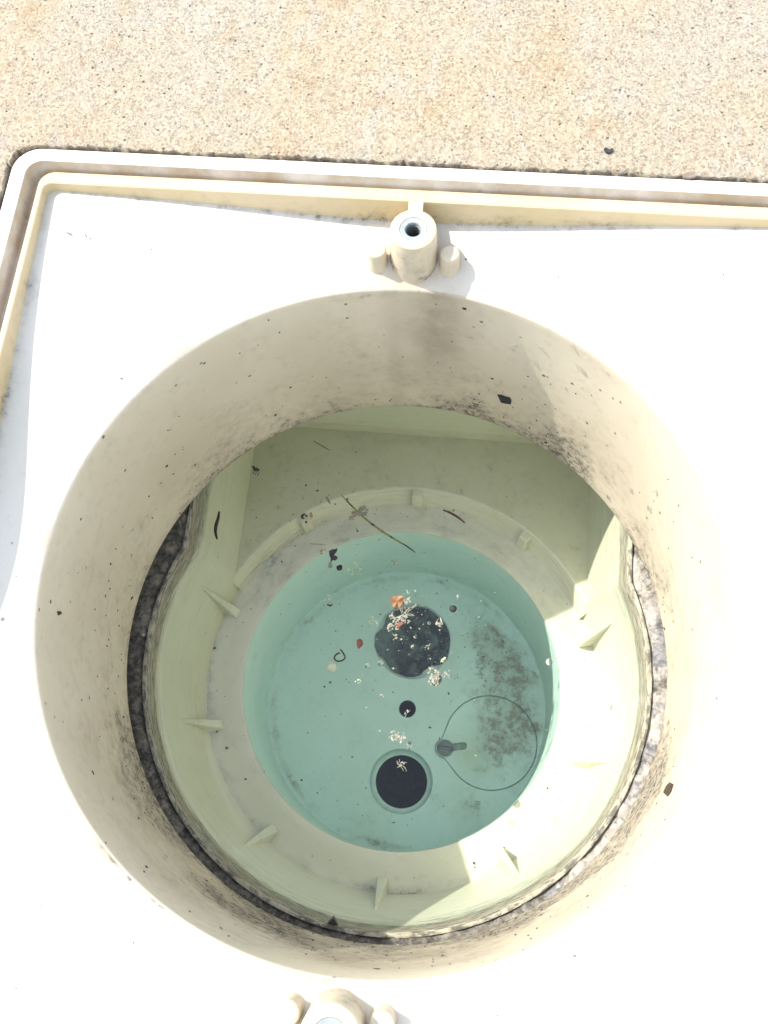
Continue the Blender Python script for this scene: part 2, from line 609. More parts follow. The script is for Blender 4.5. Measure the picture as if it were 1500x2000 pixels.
def co_stain_tone(x, y, z):
    a = atan2(y, x)
    v = .95 * exp(-((a - 1.49) / .12) ** 2) * sstep(-.85, -.15, z)
    v += 1.0 * max(0, -y - .35) * (.7 + .9 * nz(x, y, z, 3.5)) * sstep(0, -.3, z) + .35 * exp(-((a - 1.64) / .03) ** 2)  # broad darkening of the near side, plus a narrow streak
    v += .35 * sstep(-.2, -.8, z) * (.5 + nz(x, y, z, 2))
    return max(0, min(1, v))


mb.build('collar', M['collar'], frame, attrs={'dirt': co_dirt, 'stain': co_stain_tone}, angle=35)


def boss(sy):
    cy = sy * 1.10
    mb = MB()
    mb.lathe([(.082, plate_z(0, 1.03) - .03), (.0765, .06), (.074, .10), (.072, .180), (.0705, .188), (.066, .191), (.043, .191), (.042, .186), (.042, .12)], 0, cy, 64)
    y0, y1 = sorted((sy * 1.165, sy * 1.203))
    mb.box(-.0225, .0225, y0, y1, .05, .1905)
    b = mb.build('screw_boss', M['boss'], frame, attrs={'dirt': lambda x, y, z: .28 + (.2 if z < .1 else 0) + .3 * nz(x, y, z, 20) if z < .185 else .0,
                                                         'stain': lambda x, y, z: .45 if z > .18 else .15}, angle=35)
    mb = MB()
    mb.lathe([(.042, .150), (.0415, .1895), (.037, .189), (.026, .188), (.0242, .185), (.0238, .176)], 0, cy, 40)
    ins = mb.build('thread_insert', M['insert'], b, angle=30)
    mb = MB()
    prof, z = [(.0238, .1765)], .176
    while z > .03:
        prof += [(.0205, z - .001), (.0238, z - .006)]
        z -= .010
    prof += [(.0205, .02), (.001, .02)]
    mb.lathe(prof, 0, cy, 40)
    mb.build('threaded_bore', M['bore'], b, angle=30)
    for sx in (-1, 1):
        mb = MB()
        zt = .116
        mb.lathe([(.036, .03), (.031, .06), (.0305, zt - .008), (.028, zt - .003), (.023, zt - .0005), (.016, zt), (.0005, zt)], sx * .115, sy * 1.075, 32)
        mb.build('guide_peg', M['boss'], frame, attrs={'dirt': lambda x, y, z: .15 if z < .11 else 0, 'stain': lambda x, y, z: .1}, angle=20)


boss(1)
boss(-1)

# ------------------------------------------------------------------ the bowl below
bowl = tag(empty('skimmer_bowl', (0, 0, -1.67)), 'pale green plastic skimmer bowl under water with radial ribs and a teal sunken floor', 'skimmer bowl')
OB = Vector((0, 0, -1.67))
YF = 1.175


def plan(r, xw, yf, z, n_arc=150, n_side=30, n_far=40):
    dy = -.020 * sstep(-1.3, -1.0, z)
    a0 = math.acos(min(1, xw / r))
    pts = []
    for i in range(n_arc + 1):
        a = a0 - (pi + 2 * a0) * i / n_arc
        pts.append((r * cos(a), r * sin(a), z))
    ys = r * sin(a0)
    cr = .05
    for i in range(1, n_side + 1):
        pts.append((-xw, ys + (yf - cr - ys) * i / n_side, z))
    for i in range(1, 6):
        a = pi - pi / 2 * i / 6
        pts.append((-xw + cr + cr * cos(a), yf - cr + cr * sin(a), z))
    for i in range(n_far + 1):
        pts.append((-xw + cr + (2 * xw - 2 * cr) * i / n_far, yf, z))
    for i in range(1, 6):
        a = pi / 2 - pi / 2 * i / 6
        pts.append((xw - cr + cr * cos(a), yf - cr + cr * sin(a), z))
    for i in range(0, n_side):
        pts.append((xw, yf - cr - (yf - cr - ys) * i / n_side, z))
    pts = [(x, y + dy * sstep(1.1, .3, y), z) for x, y, z in pts]
    return pts


WP = [(-1.67, .884, .790), (-1.64, .887, .794), (-1.55, .893, .800), (-1.45, .904, .812), (-1.35, .917, .825), (-1.25, .930, .838),
      (-1.18, .938, .848), (-1.12, .943, .857), (-1.06, .946, .863), (-1.02, .947, .866), (-.985, .948, .868), (-.965, .950, .870), (-.958, .956, .876), (-.96, .968, .888), (-1.0, .972, .892)]
mb = MB()
mb.sweep([plan(r, xw, YF + (.0 if z < -.96 else .006), z) for z, r, xw in WP])


def bw_dirt_shade(x, y, z):
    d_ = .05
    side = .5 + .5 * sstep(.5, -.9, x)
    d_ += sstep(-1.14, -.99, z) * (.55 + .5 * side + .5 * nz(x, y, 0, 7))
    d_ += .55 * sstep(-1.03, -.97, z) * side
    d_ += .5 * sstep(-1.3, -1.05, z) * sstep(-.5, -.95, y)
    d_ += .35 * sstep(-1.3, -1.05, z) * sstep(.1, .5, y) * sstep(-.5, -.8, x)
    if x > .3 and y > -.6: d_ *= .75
    if x > 0: d_ += .28 * sstep(-1.5, -1.15, z) * sstep(.1, .6, x)  # right wall by the waterline: dark reflection band painted in as dullness
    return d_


mb.build('bowl_wall', M['bowl'], bowl, origin=None, attrs={'dirt': bw_dirt_shade, 'stain': lambda x, y, z: .9 * sstep(-1.09, -1.03, z)}, angle=60).location = -OB * S
# shelf round the well
mb = MB()
mb.lathe([(.888, -1.668), (.87, -1.67), (.84, -1.668), (.78, -1.66), (.725, -1.65), (.717, -1.652), (.713, -1.66)], n=256)
ARC = [radians(25 + 130 * i / 80) for i in range(81)]
mb.sweep([[(r * cos(a), r * sin(a), z) for a in ARC] for r, z in ((.862, -1.669), (.870, -1.66), (.893, -1.56), (.899, -1.552), (.908, -1.55))], closed=False)


def sh_dirt(x, y, z):
    return .10 + (.30 * exp(-((hypot(x, y) - .88) / .02) ** 2) if y < .3 else .12) + .25 * max(0, nz(x, y, 0, 5))


mb.build('basket_shelf', M['bowl'], bowl, attrs={'dirt': sh_dirt, 'stain': lambda x, y, z: .10}, angle=35).location = -OB * S
# throat floor
mb = MB()
loopA = [(.907 * cos(a), .907 * sin(a), -1.55) for a in [radians(26 + 128 * i / 60) for i in range(61)]]
loopB = []
for i in range(61):
    x, y, _ = loopA[i]
    t_ = i / 60
    if t_ < .2: q = (.806, .40 + (YF + .01 - .40) * t_ / .2)
    elif t_ > .8: q = (-.806, .40 + (YF + .01 - .40) * (1 - t_) / .2)
    else: q = (.806 - 1.612 * (t_ - .2) / .6, YF + .01)
    loopB.append((q[0], q[1], -1.55))
lps = [[tuple(Vector(a).lerp(Vector(b), k / 8)) for a, b in zip(loopA, loopB)] for k in range(9)]
mb.sweep(lps, closed=False)
mb.build('throat_floor', M['throat'], bowl, attrs={'dirt': lambda x, y, z: .15, 'stain': lambda x, y, z: 0}).location = -OB * S
mb = MB()
mb.sweep([[(-.80 + 1.6 * i / 40, YF - .004 + .03 * k, -1.55 + .5 * k) for i in range(41)] for k in (0, .5, 1)], closed=False)
mb.build('weir_door', M['bowl'], bowl, attrs={'dirt': lambda x, y, z: .2, 'stain': lambda x, y, z: .25}).location = -OB * S
mb = MB()
fa = [(1.012 * cos(a), 1.012 * sin(a), ZC - .012) for a in [radians(14 + 152 * i / 60) for i in range(61)]]
fb = [(x * 1.5, y * 1.5 + .1, ZC - .012) for x, y, z in fa]
mb.sweep([fa, fb], closed=False)
mb.build('throat_light_block', M['throat'], bowl).location = -OB * S  # added unseen sheet that keeps light out of the throat
# ribs
for ang in (18, -18, -54, -90, -126, -162, 162):
    mb = MB()
    a = radians(ang)
    e, tt = Vector((cos(a), sin(a), 0)), Vector((-sin(a), cos(a), 0))
    prof = [(.892, -1.665, .024), (.820, -1.665, .022), (.822, -1.630, .019), (.925, -1.29, .005), (.938, -1.26, .005)]
    A = [tuple(e * r + tt * w_ + Vector((0, 0, z))) for r, z, w_ in prof]
    B = [tuple(e * r - tt * w_ + Vector((0, 0, z))) for r, z, w_ in prof]
    n_ = len(prof)
    mb.add(A + B, [tuple(range(n_)), tuple(range(2 * n_ - 1, n_ - 1, -1))] + [(i, i + n_, (i + 1) % n_ + n_, (i + 1) % n_) for i in range(n_)])
    mb.build('rib', M['bowl'], bowl, smooth=False, attrs={'dirt': lambda x, y, z: .1, 'stain': lambda x, y, z: .05}).location = -OB * S
for ang in (54, 90, 126):
    mb = MB()
    a = radians(ang)
    e, tt = Vector((cos(a), sin(a), 0)), Vector((-sin(a), cos(a), 0))
    v = []
    for r0, r1, z in ((.845, .88, -1.668), (.855, .9, -1.553)):
        for r, s_ in ((r0, -1), (r1, -1), (r1, 1), (r0, 1)):
            v.append(tuple(e * r + tt * (.026 * s_) + Vector((0, 0, z))))
    mb.add(v, [(0, 3, 2, 1), (4, 5, 6, 7), (0, 1, 5, 4), (1, 2, 6, 5), (2, 3, 7, 6), (3, 0, 4, 7)])
    mb.build('rib', M['bowl'], bowl, smooth=False, attrs={'dirt': lambda x, y, z: .1, 'stain': lambda x, y, z: .05}).location = -OB * S

for o_ in bpy.data.objects:
    if o_.name.startswith('rib'):
        bv = o_.modifiers.new('bevel', 'BEVEL')
        bv.width, bv.segments, bv.limit_method = .0009, 2, 'ANGLE'

# well
ZB = -2.437
mb = MB()
mb.lathe([(.7135, -1.655), (.712, -1.67)] + [(.712 + .020 * k / 24, -1.67 + (ZB + 1.67 + .012) * k / 24) for k in range(1, 24)] + [(.716, ZB + .012)][:0] + [(.7325, ZB + .012), (.731, ZB + .003), (.727, ZB)], n=256)
mb.build('well_wall', M['well'], bowl, attrs={'dirt': lambda x, y, z: .05 + .2 * sstep(-2.2, -2.43, z), 'stain': lambda x, y, z: 0}, angle=40).location = -OB * S


def lid_outline(grow=0.0, n=72):
    cx, cy, r = .456, -.145, .240 + grow
    ex, ey, er = .224, -.197, .050 + grow
    pts = []
    da = atan2(ey - cy, ex - cx)
    spread = radians(33)
    for i in range(n + 1):
        a = da + spread + (2 * pi - 2 * spread) * i / n
        pts.append((cx + r * cos(a), cy + r * sin(a)))
    m_ = 12
    s_, e_ = da - radians(78), da + radians(78)
    for i in range(m_ + 1):
        a = s_ + (e_ - s_) * i / m_
        pts.append((ex + er * cos(a), ey + er * sin(a)))
    return pts


H1, H2, H3 = (.006, .349, .205), (.012, -.382, .163), (.011, -.013, .046)
BLOBS = [(.33, .52, .10, .5), (.42, .44, .06, .9), (.47, .38, .05, .9), (.53, .33, .07, 1.), (.57, .24, .06, .9), (.6, .14, .07, .75), (.42, .30, .10, .75),
         (.50, .22, .10, .7), (.46, .10, .12, .55), (.67, .20, .04, .9), (.70, .08, .03, .8), (.68, -.05, .04, .7), (.35, .38, .05, .8), (.62, .03, .06, .6),
         (.37, -.47, .08, .5), (.46, -.09, .10, .6), (.55, -.02, .12, .75), (.52, -.16, .14, .6), (.60, -.08, .08, .6), (.45, -.25, .1, .4)]


def fl_dirt(x, y, z):
    r = hypot(x, y)
    v = .06
    for bx, by, br, bs in BLOBS:
        v += bs * .62 * exp(-((x - bx) ** 2 + (y - by) ** 2) / br ** 2)
    v += .80 * exp(-((r - .70) / .018) ** 2) * (.6 + 1.0 * nz(x, y, 0, 6)) * (1 if (y < .1 and x < .1) or y > .5 else .4)
    return min(v, 1.0)


mb = MB()
field(mb, circ(0, 0, .727, 160), [circ(*H1), circ(*H2), circ(*H3, 24), lid_outline(.0025)], .024, lambda x, y: ZB)
mb.build('well_floor', M['well'], bowl, attrs={'dirt': fl_dirt, 'stain': lambda x, y, z: .3 * max(0, nz(x, y, 0, 3))}).location = -OB * S
# recess under the port cover
mb = MB()
lo = [(x, y, ZB) for x, y in lid_outline(.0025)]
l2 = [(x, y, ZB - .022) for x, y in lid_outline(.0025)]
mb.sweep([lo, l2])
mb.fan(l2)
mb.build('port_recess', M['recess'], bowl, smooth=False).location = -OB * S
slot = []
s0, s1 = Vector((.245, -.192)), Vector((.318, -.176))
dv = (s1 - s0).normalized()
pv = Vector((-dv.y, dv.x))
for i in range(9):
    a = -pi / 2 + pi * i / 8
    slot.append(tuple(s1 + (dv * cos(a) + pv * sin(a)) * .019))
slot += [tuple(s0 + pv * .019), tuple(s0 - pv * .019)]
mb = MB()
lid = lid_outline(-.004)
field(mb, lid, [slot], .022, lambda x, y: ZB + .004)
ll = [(x, y, ZB + .004) for x, y in lid]
mb.sweep([ll, [(x, y, ZB - .001) for x, y in lid_outline(-.001)], [(x, y, ZB - .021) for x, y in lid_outline(-.001)]])
mb.sweep([[(x, y, ZB + .004) for x, y in slot], [(x, y, ZB - .022) for x, y in slot]])
pc = mb.build('port_cover', M['well'], bowl, attrs={'dirt': fl_dirt, 'stain': lambda x, y, z: .65 * exp(-((x - .38) ** 2 + (y + .2) ** 2) / .13 ** 2)}, angle=30)
pc.location = -OB * S
pc['label'] = 'round teal port cover with a slotted grey screw'
mb = MB()
sc = Vector((.224, -.197))
ca, sa = cos(radians(-6)), sin(radians(-6))


def scz(x, y):
    u, v_ = (x - sc.x) * ca + (y - sc.y) * sa, -(x - sc.x) * sa + (y - sc.y) * ca
    rr_ = hypot(x - sc.x, y - sc.y)
    return ZB + .030 - .012 * (rr_ / .042) ** 2 - (.014 if abs(v_) < .0075 else 0)


field(mb, circ(sc.x, sc.y, .042, 36), [], .0035, scz)
mb.lathe([(.042, ZB + .018), (.0425, ZB - .02)], sc.x, sc.y, 36)
mb.build('screw', M['screw'], pc, angle=35).location = (0, 0, 0)
# pipe openings
for (hx, hy, hr), rin, nm in ((H1, .190, 'suction_port'), (H2, .134, 'suction_port'), (H3, .044, 'small_port')):
    mb = MB()
    if hr > .2:
        rin = .13
        pr = [(hr + .002, ZB), (hr - .002, ZB - .006), (hr - .010, ZB - .010), (rin, ZB - .012)]
    elif hr > .1:
        pr = [(hr, ZB), (hr - .004, ZB - .02), (rin + .012, ZB - .045), (rin, ZB - .05)]
    else:
        pr = [(hr, ZB), (rin, ZB - .008)]
    mb.lathe(pr, hx, hy, 64)
    ob = mb.build(nm, M['well'], bowl, attrs={'dirt': lambda x, y, z: .30, 'stain': lambda x, y, z: 0})
    ob.location = -OB * S
    mb = MB()
    mb.lathe([(rin, pr[-1][1]), (rin - .002, pr[-1][1] - .02), (rin - .004, ZB - .9), (.001, ZB - .9)], hx, hy, 64)
    mb.build('pipe_bore', M['dark_pipe'], ob)


def lettering(txt, x, y, z, size, mat, parent, rot=-90, off=-OB):
    cu = bpy.data.curves.new('lettering', 'FONT')
    cu.body = txt
    cu.size = size * S
    cu.extrude = .004 * S
    cu.offset = -.0008 * S if size > .05 else 0
    cu.resolution_u = 3
    o = bpy.data.objects.new('embossed_lettering', cu)
    o.location = (Vector((x, y, z)) + off) * S
    o.rotation_euler.z = radians(rot)
    cu.materials.append(mat)
    col.objects.link(o)
    bpy.context.view_layer.update()
    me = bpy.data.meshes.new_from_object(o)
    o2 = bpy.data.objects.new('embossed_lettering', me)
    o2.location, o2.rotation_euler = o.location, o.rotation_euler
    bpy.data.objects.remove(o)
    a_ = me.attributes.new('dirt', 'FLOAT', 'POINT')
    a_.data.foreach_set('value', [.8] * len(me.vertices))
    col.objects.link(o2)
    o2.parent = parent
    return o2


p0 = at(937, 1230, ZB)
lettering('2" NPSM', p0.x, p0.y, ZB + .003, .068, M['well'], bowl, -93)
p0 = at(927, 1562, ZB)
lettering('IM', p0.x, p0.y, ZB + .003, .045, M['well'], bowl, -93)
p0 = at(969, 1421, ZB)
lettering('U MOD OK', p0.x, p0.y, ZB + .006, .038, M['well'], pc, -85, Vector((0, 0, 0)))
p0 = at(984, 1437, ZB)
lettering('II  O', p0.x, p0.y, ZB + .006, .038, M['well'], pc, -88, Vector((0, 0, 0)))

# ------------------------------------------------------------------ mortar between bowl and collar
mb = MB()
inner = plan(.966, .886, YF + .02, -.975, 300)
outer = [(x * 1.35, y * 1.35, -.95) for x, y, z in inner]
lps = []
for k in range(15):
    t_ = (k / 14) ** 1.5
    lp = []
    for a, b in zip(inner, outer):
        v = Vector(a).lerp(Vector(b), t_)
        v.z = -.975 + .02 * sstep(0, .1, t_) + nz(v.x, v.y, 0, 14) * .016 + nz(v.x, v.y, 3, 45) * .009
        lp.append(tuple(v))
    lps.append(lp)
mb.sweep(lps)
mo = mb.build('mortar_bed', M['mortar'], attrs={'pale': lambda x, y, z: sstep(.3, .75, x) * 1.0 + .2 * sstep(-.7, -.9, y) * sstep(-.3, .4, x)}, angle=80)
tag(mo, 'rough dark mortar band between the cream collar and the pale bowl rim', kind='structure')

# ------------------------------------------------------------------ water
ZW = -1.06
mb = MB()
lps = []
full = plan(.9455, .8625, YF + .018, ZW)
for k, (s_, dz) in enumerate(((1.0, .020), (.998, .011), (.994, .0045), (.988, .0012), (.975, 0), (.9, 0), (.6, 0), (.3, 0))):
    lps.append([(x * s_, y * s_, ZW + dz) for x, y, z in full])
mb.sweep(lps)
mb.fan(lps[-1])
wt = mb.build('water', M['water'], angle=180)

tag(wt, 'clear still pool water filling the skimmer bowl', kind='structure')
if wt.data.polygons[-1].normal.z < 0:
    wt.data.flip_normals()
wt.visible_shadow = True


# ------------------------------------------------------------------ debris
def finish(mb, name, mat, label, cat, group=None, attrs=None, smooth=True, kind=None):
    n = len(mb.v)
    c = [sum(p[k] for p in mb.v) / n for k in range(3)]
    o = mb.build(name, mat, origin=c, smooth=smooth, attrs=attrs)
    return tag(o, label, cat, group, kind)


def flake(mb, pts, z, th=.006, curl=.004):
    """irregular flat fragment from photo points on plane z"""
    P = [at(x, y, z) for x, y in pts]
    cx_ = sum(p.x for p in P) / len(P)
    cy_ = sum(p.y for p in P) / len(P)
    top = [(p.x, p.y, z + th + curl * nz(p.x, p.y, 0, 60)) for p in P]
    bot = [(p.x, p.y, z - .001) for p in P]
    mb.sweep([bot, top])
    mb.fan(top)
    mb.fan(bot, True)


def line(mb, pts, z, r, taper=True, lift=0.0, seg=5):
    P = [at(x, y, z + lift) for x, y in pts]
    Q = []
    for i in range(len(P) - 1):
        a, b, c_, d_ = P[max(0, i - 1)], P[i], P[i + 1], P[min(len(P) - 1, i + 2)]
        for k in range(seg):
            t_ = k / seg
            Q.append(.5 * ((2 * b) + (c_ - a) * t_ + (2 * a - 5 * b + 4 * c_ - d_) * t_ ** 2 + (3 * b - a - 3 * c_ + d_) * t_ ** 3))
    Q.append(P[-1])
    n = len(Q)
    rad = [r * (.45 + .55 * sin(pi * min(1, max(0, (i + .6) / n)))) if taper else r * (1 + .25 * nz(i * .9, 0)) for i in range(n)]
    mb.tube([tuple(q) for q in Q], rad, 7)


def cluster(mb, px, py, z, rpx, n, rs=(.004, .009), flat=.5, ang=0, asp=1.0):
    c = at(px, py, z)
    sc_ = rpx / 440.0
    for i in range(n):
        a, q = random.uniform(0, 2 * pi), sqrt(random.random()) * sc_
        dx, dy = q * cos(a), q * sin(a) / asp
        k = noise.noise(Vector((a * 1.3, px, py)))
        dx, dy = dx * (1 + k), dy * (1 + k)
        x = c.x + dx * cos(ang) - dy * sin(ang)
        y = c.y + dx * sin(ang) + dy * cos(ang)
        mb.blob((x, y, z + random.uniform(0, .006)), random.uniform(*rs), 1, .5, (1, 1, flat))


def strands(mb, px, py, z, n, lpx, r=.0016, spread=6.28, a0=0):
    for i in range(n):
        a = a0 + random.uniform(-spread / 2, spread / 2)
        x, y = px + random.uniform(-4, 4), py + random.uniform(-4, 4)
        pts = [(x, y)]
        for k in range(3):
            a += random.uniform(-.6, .6)
            x += cos(a) * lpx / 3
            y += sin(a) * lpx / 3
            pts.append((x, y))
        line(mb, pts, z, r, True, .002, 2)


mb = MB(); line(mb, [(667, 967), (683, 984), (700, 1001), (722, 1020), (750, 1040), (776, 1056), (795, 1067), (811, 1079)], ZW, .0042, True, .003)
mb.blob(at(678, 975, ZW + .004), .006, 1, .6)
finish(mb, 'grass_stalk', M['stalk'], 'long thin green and black banded stalk floating diagonally on the water', 'stalk')
mb = MB(); line(mb, [(428, 999), (426, 1012), (422, 1026), (421, 1040), (424, 1053)], ZW, .0075, True, .003)
finish(mb, 'pine_needle', M['dark_brown'], 'short thick brown needle floating upright near the left bowl wall', 'pine needle', 'brown needles on the water')
mb = MB(); line(mb, [(865, 996), (880, 1002), (894, 1010), (908, 1021)], ZW, .0048, True, .003)
finish(mb, 'pine_needle', M['dark_brown'], 'slim curved brown needle floating right of the banded stalk', 'pine needle', 'brown needles on the water')
mb = MB(); line(mb, [(611, 861), (622, 867), (634, 874), (645, 880)], ZW, .0035, True, .001)
finish(mb, 'leaf_sliver', M['fluff'], 'faint grey green sliver floating in the shaded top of the bowl', 'leaf sliver')
mb = MB(); line(mb, [(662, 1062), (675, 1063), (688, 1064)], ZW, .0028, True, .002) if False else line(mb, [(605, 1062), (620, 1063), (637, 1064)], ZW, .0022, True, .002)
finish(mb, 'fibre', M['foam'], 'thin straight white fibre floating left of the black leaf fragment', 'fibre')
mb = MB(); cluster(mb, 708, 999, ZW, 9, 26, (.004, .009)); cluster(mb, 702, 1004, ZW, 5, 8)
finish(mb, 'fluff_clump', M['fluff'], 'grey fluff clump caught on the banded stalk', 'fluff')
mb = MB(); cluster(mb, 692, 1005, ZW, 6, 14, (.003, .008)); cluster(mb, 688, 1013, ZW, 4, 8, (.003, .007))
finish(mb, 'fluff_clump', M['tan_bit'], 'brownish fluff clump just left of the banded stalk', 'fluff')
mb = MB()
c = at(500, 917, ZW)
mb.blob(c, .014, 2, .5, (1.1, .55, .5)); mb.blob(c + Vector((-.012, .010, 0)), .006, 1, .3)
for k in range(3):
    line(mb, [(497 + 4 * k, 917 + 2 * k), (494 + 5 * k, 913 + 2 * k), (491 + 6 * k, 910 + 2 * k)], ZW, .0018)
    line(mb, [(498 + 4 * k, 918 + 2 * k), (496 + 4 * k, 922 + 2 * k), (494 + 4 * k, 926 + 2 * k)], ZW, .0018)
finish(mb, 'insect', M['insect'], 'small dark dead insect floating below the left collar edge', 'insect')
mb = MB(); cluster(mb, 594, 1009, ZW, 5, 12, (.003, .006))
finish(mb, 'dirt_crumb', M['insect'], 'fuzzy dark green crumb floating between insect and black leaf', 'crumb', 'crumbs on the water')
mb = MB(); line(mb, [(607, 1001), (609, 1010)], ZW, .006)
finish(mb, 'seed_husk', M['tan_bit'], 'tiny upright tan husk beside the fuzzy green crumb', 'husk')
mb = MB(); mb.blob(at(598, 1020, ZW), .006, 1, .4)
finish(mb, 'dirt_crumb', M['black_flake'], 'tiny black crumb just below the fuzzy green crumb', 'crumb', 'crumbs on the water')
mb = MB(); line(mb, [(637, 970), (641, 977), (645, 984)], ZW, .005)
finish(mb, 'leaf_sliver', M['fluff'], 'short grey sliver floating left of the stalk tip', 'leaf sliver')
mb = MB()
flake(mb, [(643, 1077), (648, 1074), (655, 1073), (659, 1071), (658, 1077), (654, 1082), (650, 1085), (653, 1089), (658, 1087), (660, 1090), (655, 1095), (650, 1094), (646, 1098), (646, 1090), (643, 1084)], ZW, .005)
finish(mb, 'leaf_fragment', M['leaf_black'], 'ragged black leaf fragment floating at the top left edge of the teal floor', 'leaf fragment')
mb = MB(); mb.blob(at(663, 1109, ZW), .0125, 2, .25, (1, 1, .6))
finish(mb, 'seed', M['leaf_black'], 'round black seed below the ragged black leaf fragment', 'seed')
mb = MB(); flake(mb, [(645, 1096), (648, 1100), (649, 1107), (646, 1110), (640, 1108), (641, 1102)], ZW, .004)
finish(mb, 'leaf_fragment', M['fluff'], 'pale torn leaf scrap between the black leaf and the black seed', 'leaf fragment')
mb = MB(); flake(mb, [(762, 1171), (768, 1165), (778, 1164), (788, 1166), (790, 1174), (786, 1182), (779, 1189), (770, 1189), (765, 1181)], ZW, .008, .03)
finish(mb, 'petal', M['orange'], 'small orange petal floating above the large sludge hole', 'petal')
mb = MB(); cluster(mb, 793, 1176, ZW, 8, 22, (.003, .007)); cluster(mb, 763, 1171, ZW, 2, 2, (.004, .005))
finish(mb, 'foam_clump', M['foam'], 'white foam stuck to the right side of the orange petal', 'foam')
mb = MB()
for x, y, r_, n_ in ((766, 1202, 6, 14), (770, 1210, 5, 10), (780, 1211, 8, 22), (790, 1205, 8, 18), (793, 1213, 6, 14), (775, 1224, 6, 12), (764, 1226, 7, 18), (758, 1227, 3, 5)):
    cluster(mb, x, y, ZW, r_, n_, (.0022, .0048))
strands(mb, 790, 1200, ZW, 8, 20, .0014, 1.6, -1.2)
strands(mb, 802, 1192, ZW, 3, 14, .0014, 1.0, -.8)
finish(mb, 'foam_clump', M['foam'], 'largest branching cream foam clump, floating over the sludge hole', 'foam')
mb = MB(); flake(mb, [(774, 1220), (780, 1216), (786, 1214), (788, 1218), (782, 1224), (776, 1228)], ZW + .006, .007, .006)
finish(mb, 'petal', M['rust'], 'rusty orange scrap lying in the branching foam clump', 'petal scrap')
for x, y, r_, n_, l_ in ((848, 1322, 13, 60, 'bright white foam clump at the lower right edge of the sludge hole'),
                         (772, 1437, 9, 26, 'white foam clump between the small hole and the lower dark hole'),
                         (786, 1441, 7, 18, 'small foam clump right of the one between the two lower holes')):
    mb = MB(); cluster(mb, x, y, ZW, r_, int(n_ * 1.5), (.0022, .0055), .7)
    o = finish(mb, 'foam_clump', M['foam'], l_, 'foam')
mb = MB(); flake(mb, [(842, 1334), (850, 1337), (858, 1333), (862, 1325), (858, 1318), (864, 1322), (863, 1331), (856, 1338), (848, 1340)], ZW - .004, .003)  # added dark crescent stands in for the foam clump's shade
finish(mb, 'scrap_shade_bit', M['leaf_black'], 'dark flake painting in the shade under the bright white foam clump', 'scrap')
for x, y, r_, n_, st_, l_ in ((857, 1221, 7, 10, 5, 'thin branching foam at the right side of the sludge hole'),
                              (772, 1244, 5, 8, 3, 'small pale foam spot in the middle of the sludge hole'),
                              (805, 1262, 3, 4, 5, 'stringy foam strand below the middle of the sludge hole'),
                              (866, 1290, 4, 8, 3, 'tan foam tuft at the right rim of the sludge hole'),
                              (872, 1315, 6, 10, 6, 'feathery foam just right of the bright white clump'),
                              (835, 1262, 3, 2, 5, 'wispy strands in the right half of the sludge hole'),
                              (784, 1494, 8, 8, 7, 'grey wisp of foam floating over the lower dark hole'),
                              (795, 1392, 4, 4, 4, 'wisp of foam floating over the small round hole'),
                              (745, 1358, 5, 5, 2, 'pale speckled foam left of the small round hole'),
                              (812, 1243, 3, 3, 1, 'single foam dot right of the pale foam spot'),
                              (729, 1212, 8, 12, 4, 'faint foam patch left of the branching foam clump'),
                              (700, 1330, 4, 5, 1, 'tiny tan foam patch left below the sludge hole'),
                              (796, 1157, 3, 6, 2, 'short upright foam streak above the orange petal'),
                              (770, 1100, 7, 8, 2, 'pale fluffy foam patch near the lower end of the stalk'),
                              (692, 1113, 12, 18, 2, 'wide faint beige foam patch right of the black seed'),
                              (640, 1172, 8, 10, 2, 'faint beige foam streak at the left of the teal floor'),
                              (893, 1165, 3, 5, 1, 'small cream fleck above the dark round pebble')):
    mb = MB(); cluster(mb, x, y, ZW, r_, n_, (.002, .0048), .6); strands(mb, x, y, ZW, st_, r_ * 1.6, .0011)
    finish(mb, 'foam_clump', M['foam'] if 'beige' not in l_ and 'faint' not in l_ and 'tan' not in l_ else M['pale'], l_, 'foam')
mb = MB(); line(mb, [(665, 1268), (670, 1275), (674, 1284), (668, 1290), (658, 1291), (653, 1285), (657, 1278), (664, 1275)], ZW, .0032, False, .002)
finish(mb, 'curled_fibre', M['dark_brown'], 'curled reddish brown fibre loop floating left of the sludge hole', 'fibre')
mb = MB(); flake(mb, [(697, 1250), (703, 1247), (708, 1251), (710, 1258), (705, 1264), (700, 1268), (697, 1262)], ZW, .005, .006)
finish(mb, 'leaf_fragment', M['rust'], 'small rust red leaf scrap left of the sludge hole', 'leaf fragment')
mb = MB(); line(mb, [(638, 1180), (645, 1183), (649, 1180)], ZW, .004)
finish(mb, 'scrap_shade_bit', M['dark_brown'], 'small dark brown scrap in the beige foam streak at left', 'scrap')
mb = MB(); mb.blob(at(648, 1303, ZW), .021, 2, .15, (1, 1, .35))
finish(mb, 'jelly_blob', M['pale'], 'pale yellowish round blob below the curled brown fibre', 'blob')
mb = MB(); cluster(mb, 631, 1076, ZW, 5, 8, (.003, .005))
finish(mb, 'fluff_clump', M['tan_bit'], 'small tan fluff touching the left of the black leaf fragment', 'fluff')
mb = MB(); mb.blob(at(885, 1189, ZW), .0155, 2, .1, (1, 1, .7))
finish(mb, 'pebble', M['black_flake'], 'dark round pebble right of the sludge hole', 'pebble')
mb = MB(); line(mb, [(860, 1206), (862, 1213), (864, 1220)], ZW, .0032)
finish(mb, 'fibre', M['foam'], 'short bright white sliver at the right rim of the sludge hole', 'fibre')


def bubble(px, py, rpx, label):
    mb = MB()
    c_ = at(px, py, ZW)
    mb.lathe([(rpx / 440 * sin(a), c_.z - .001 + rpx / 440 * cos(a) * .8) for a in [pi / 2 * k / 7 for k in range(7, -1, -1)]], c_.x, c_.y, 20)
    return finish(mb, 'air_bubble', M['drop'], label, 'bubble')


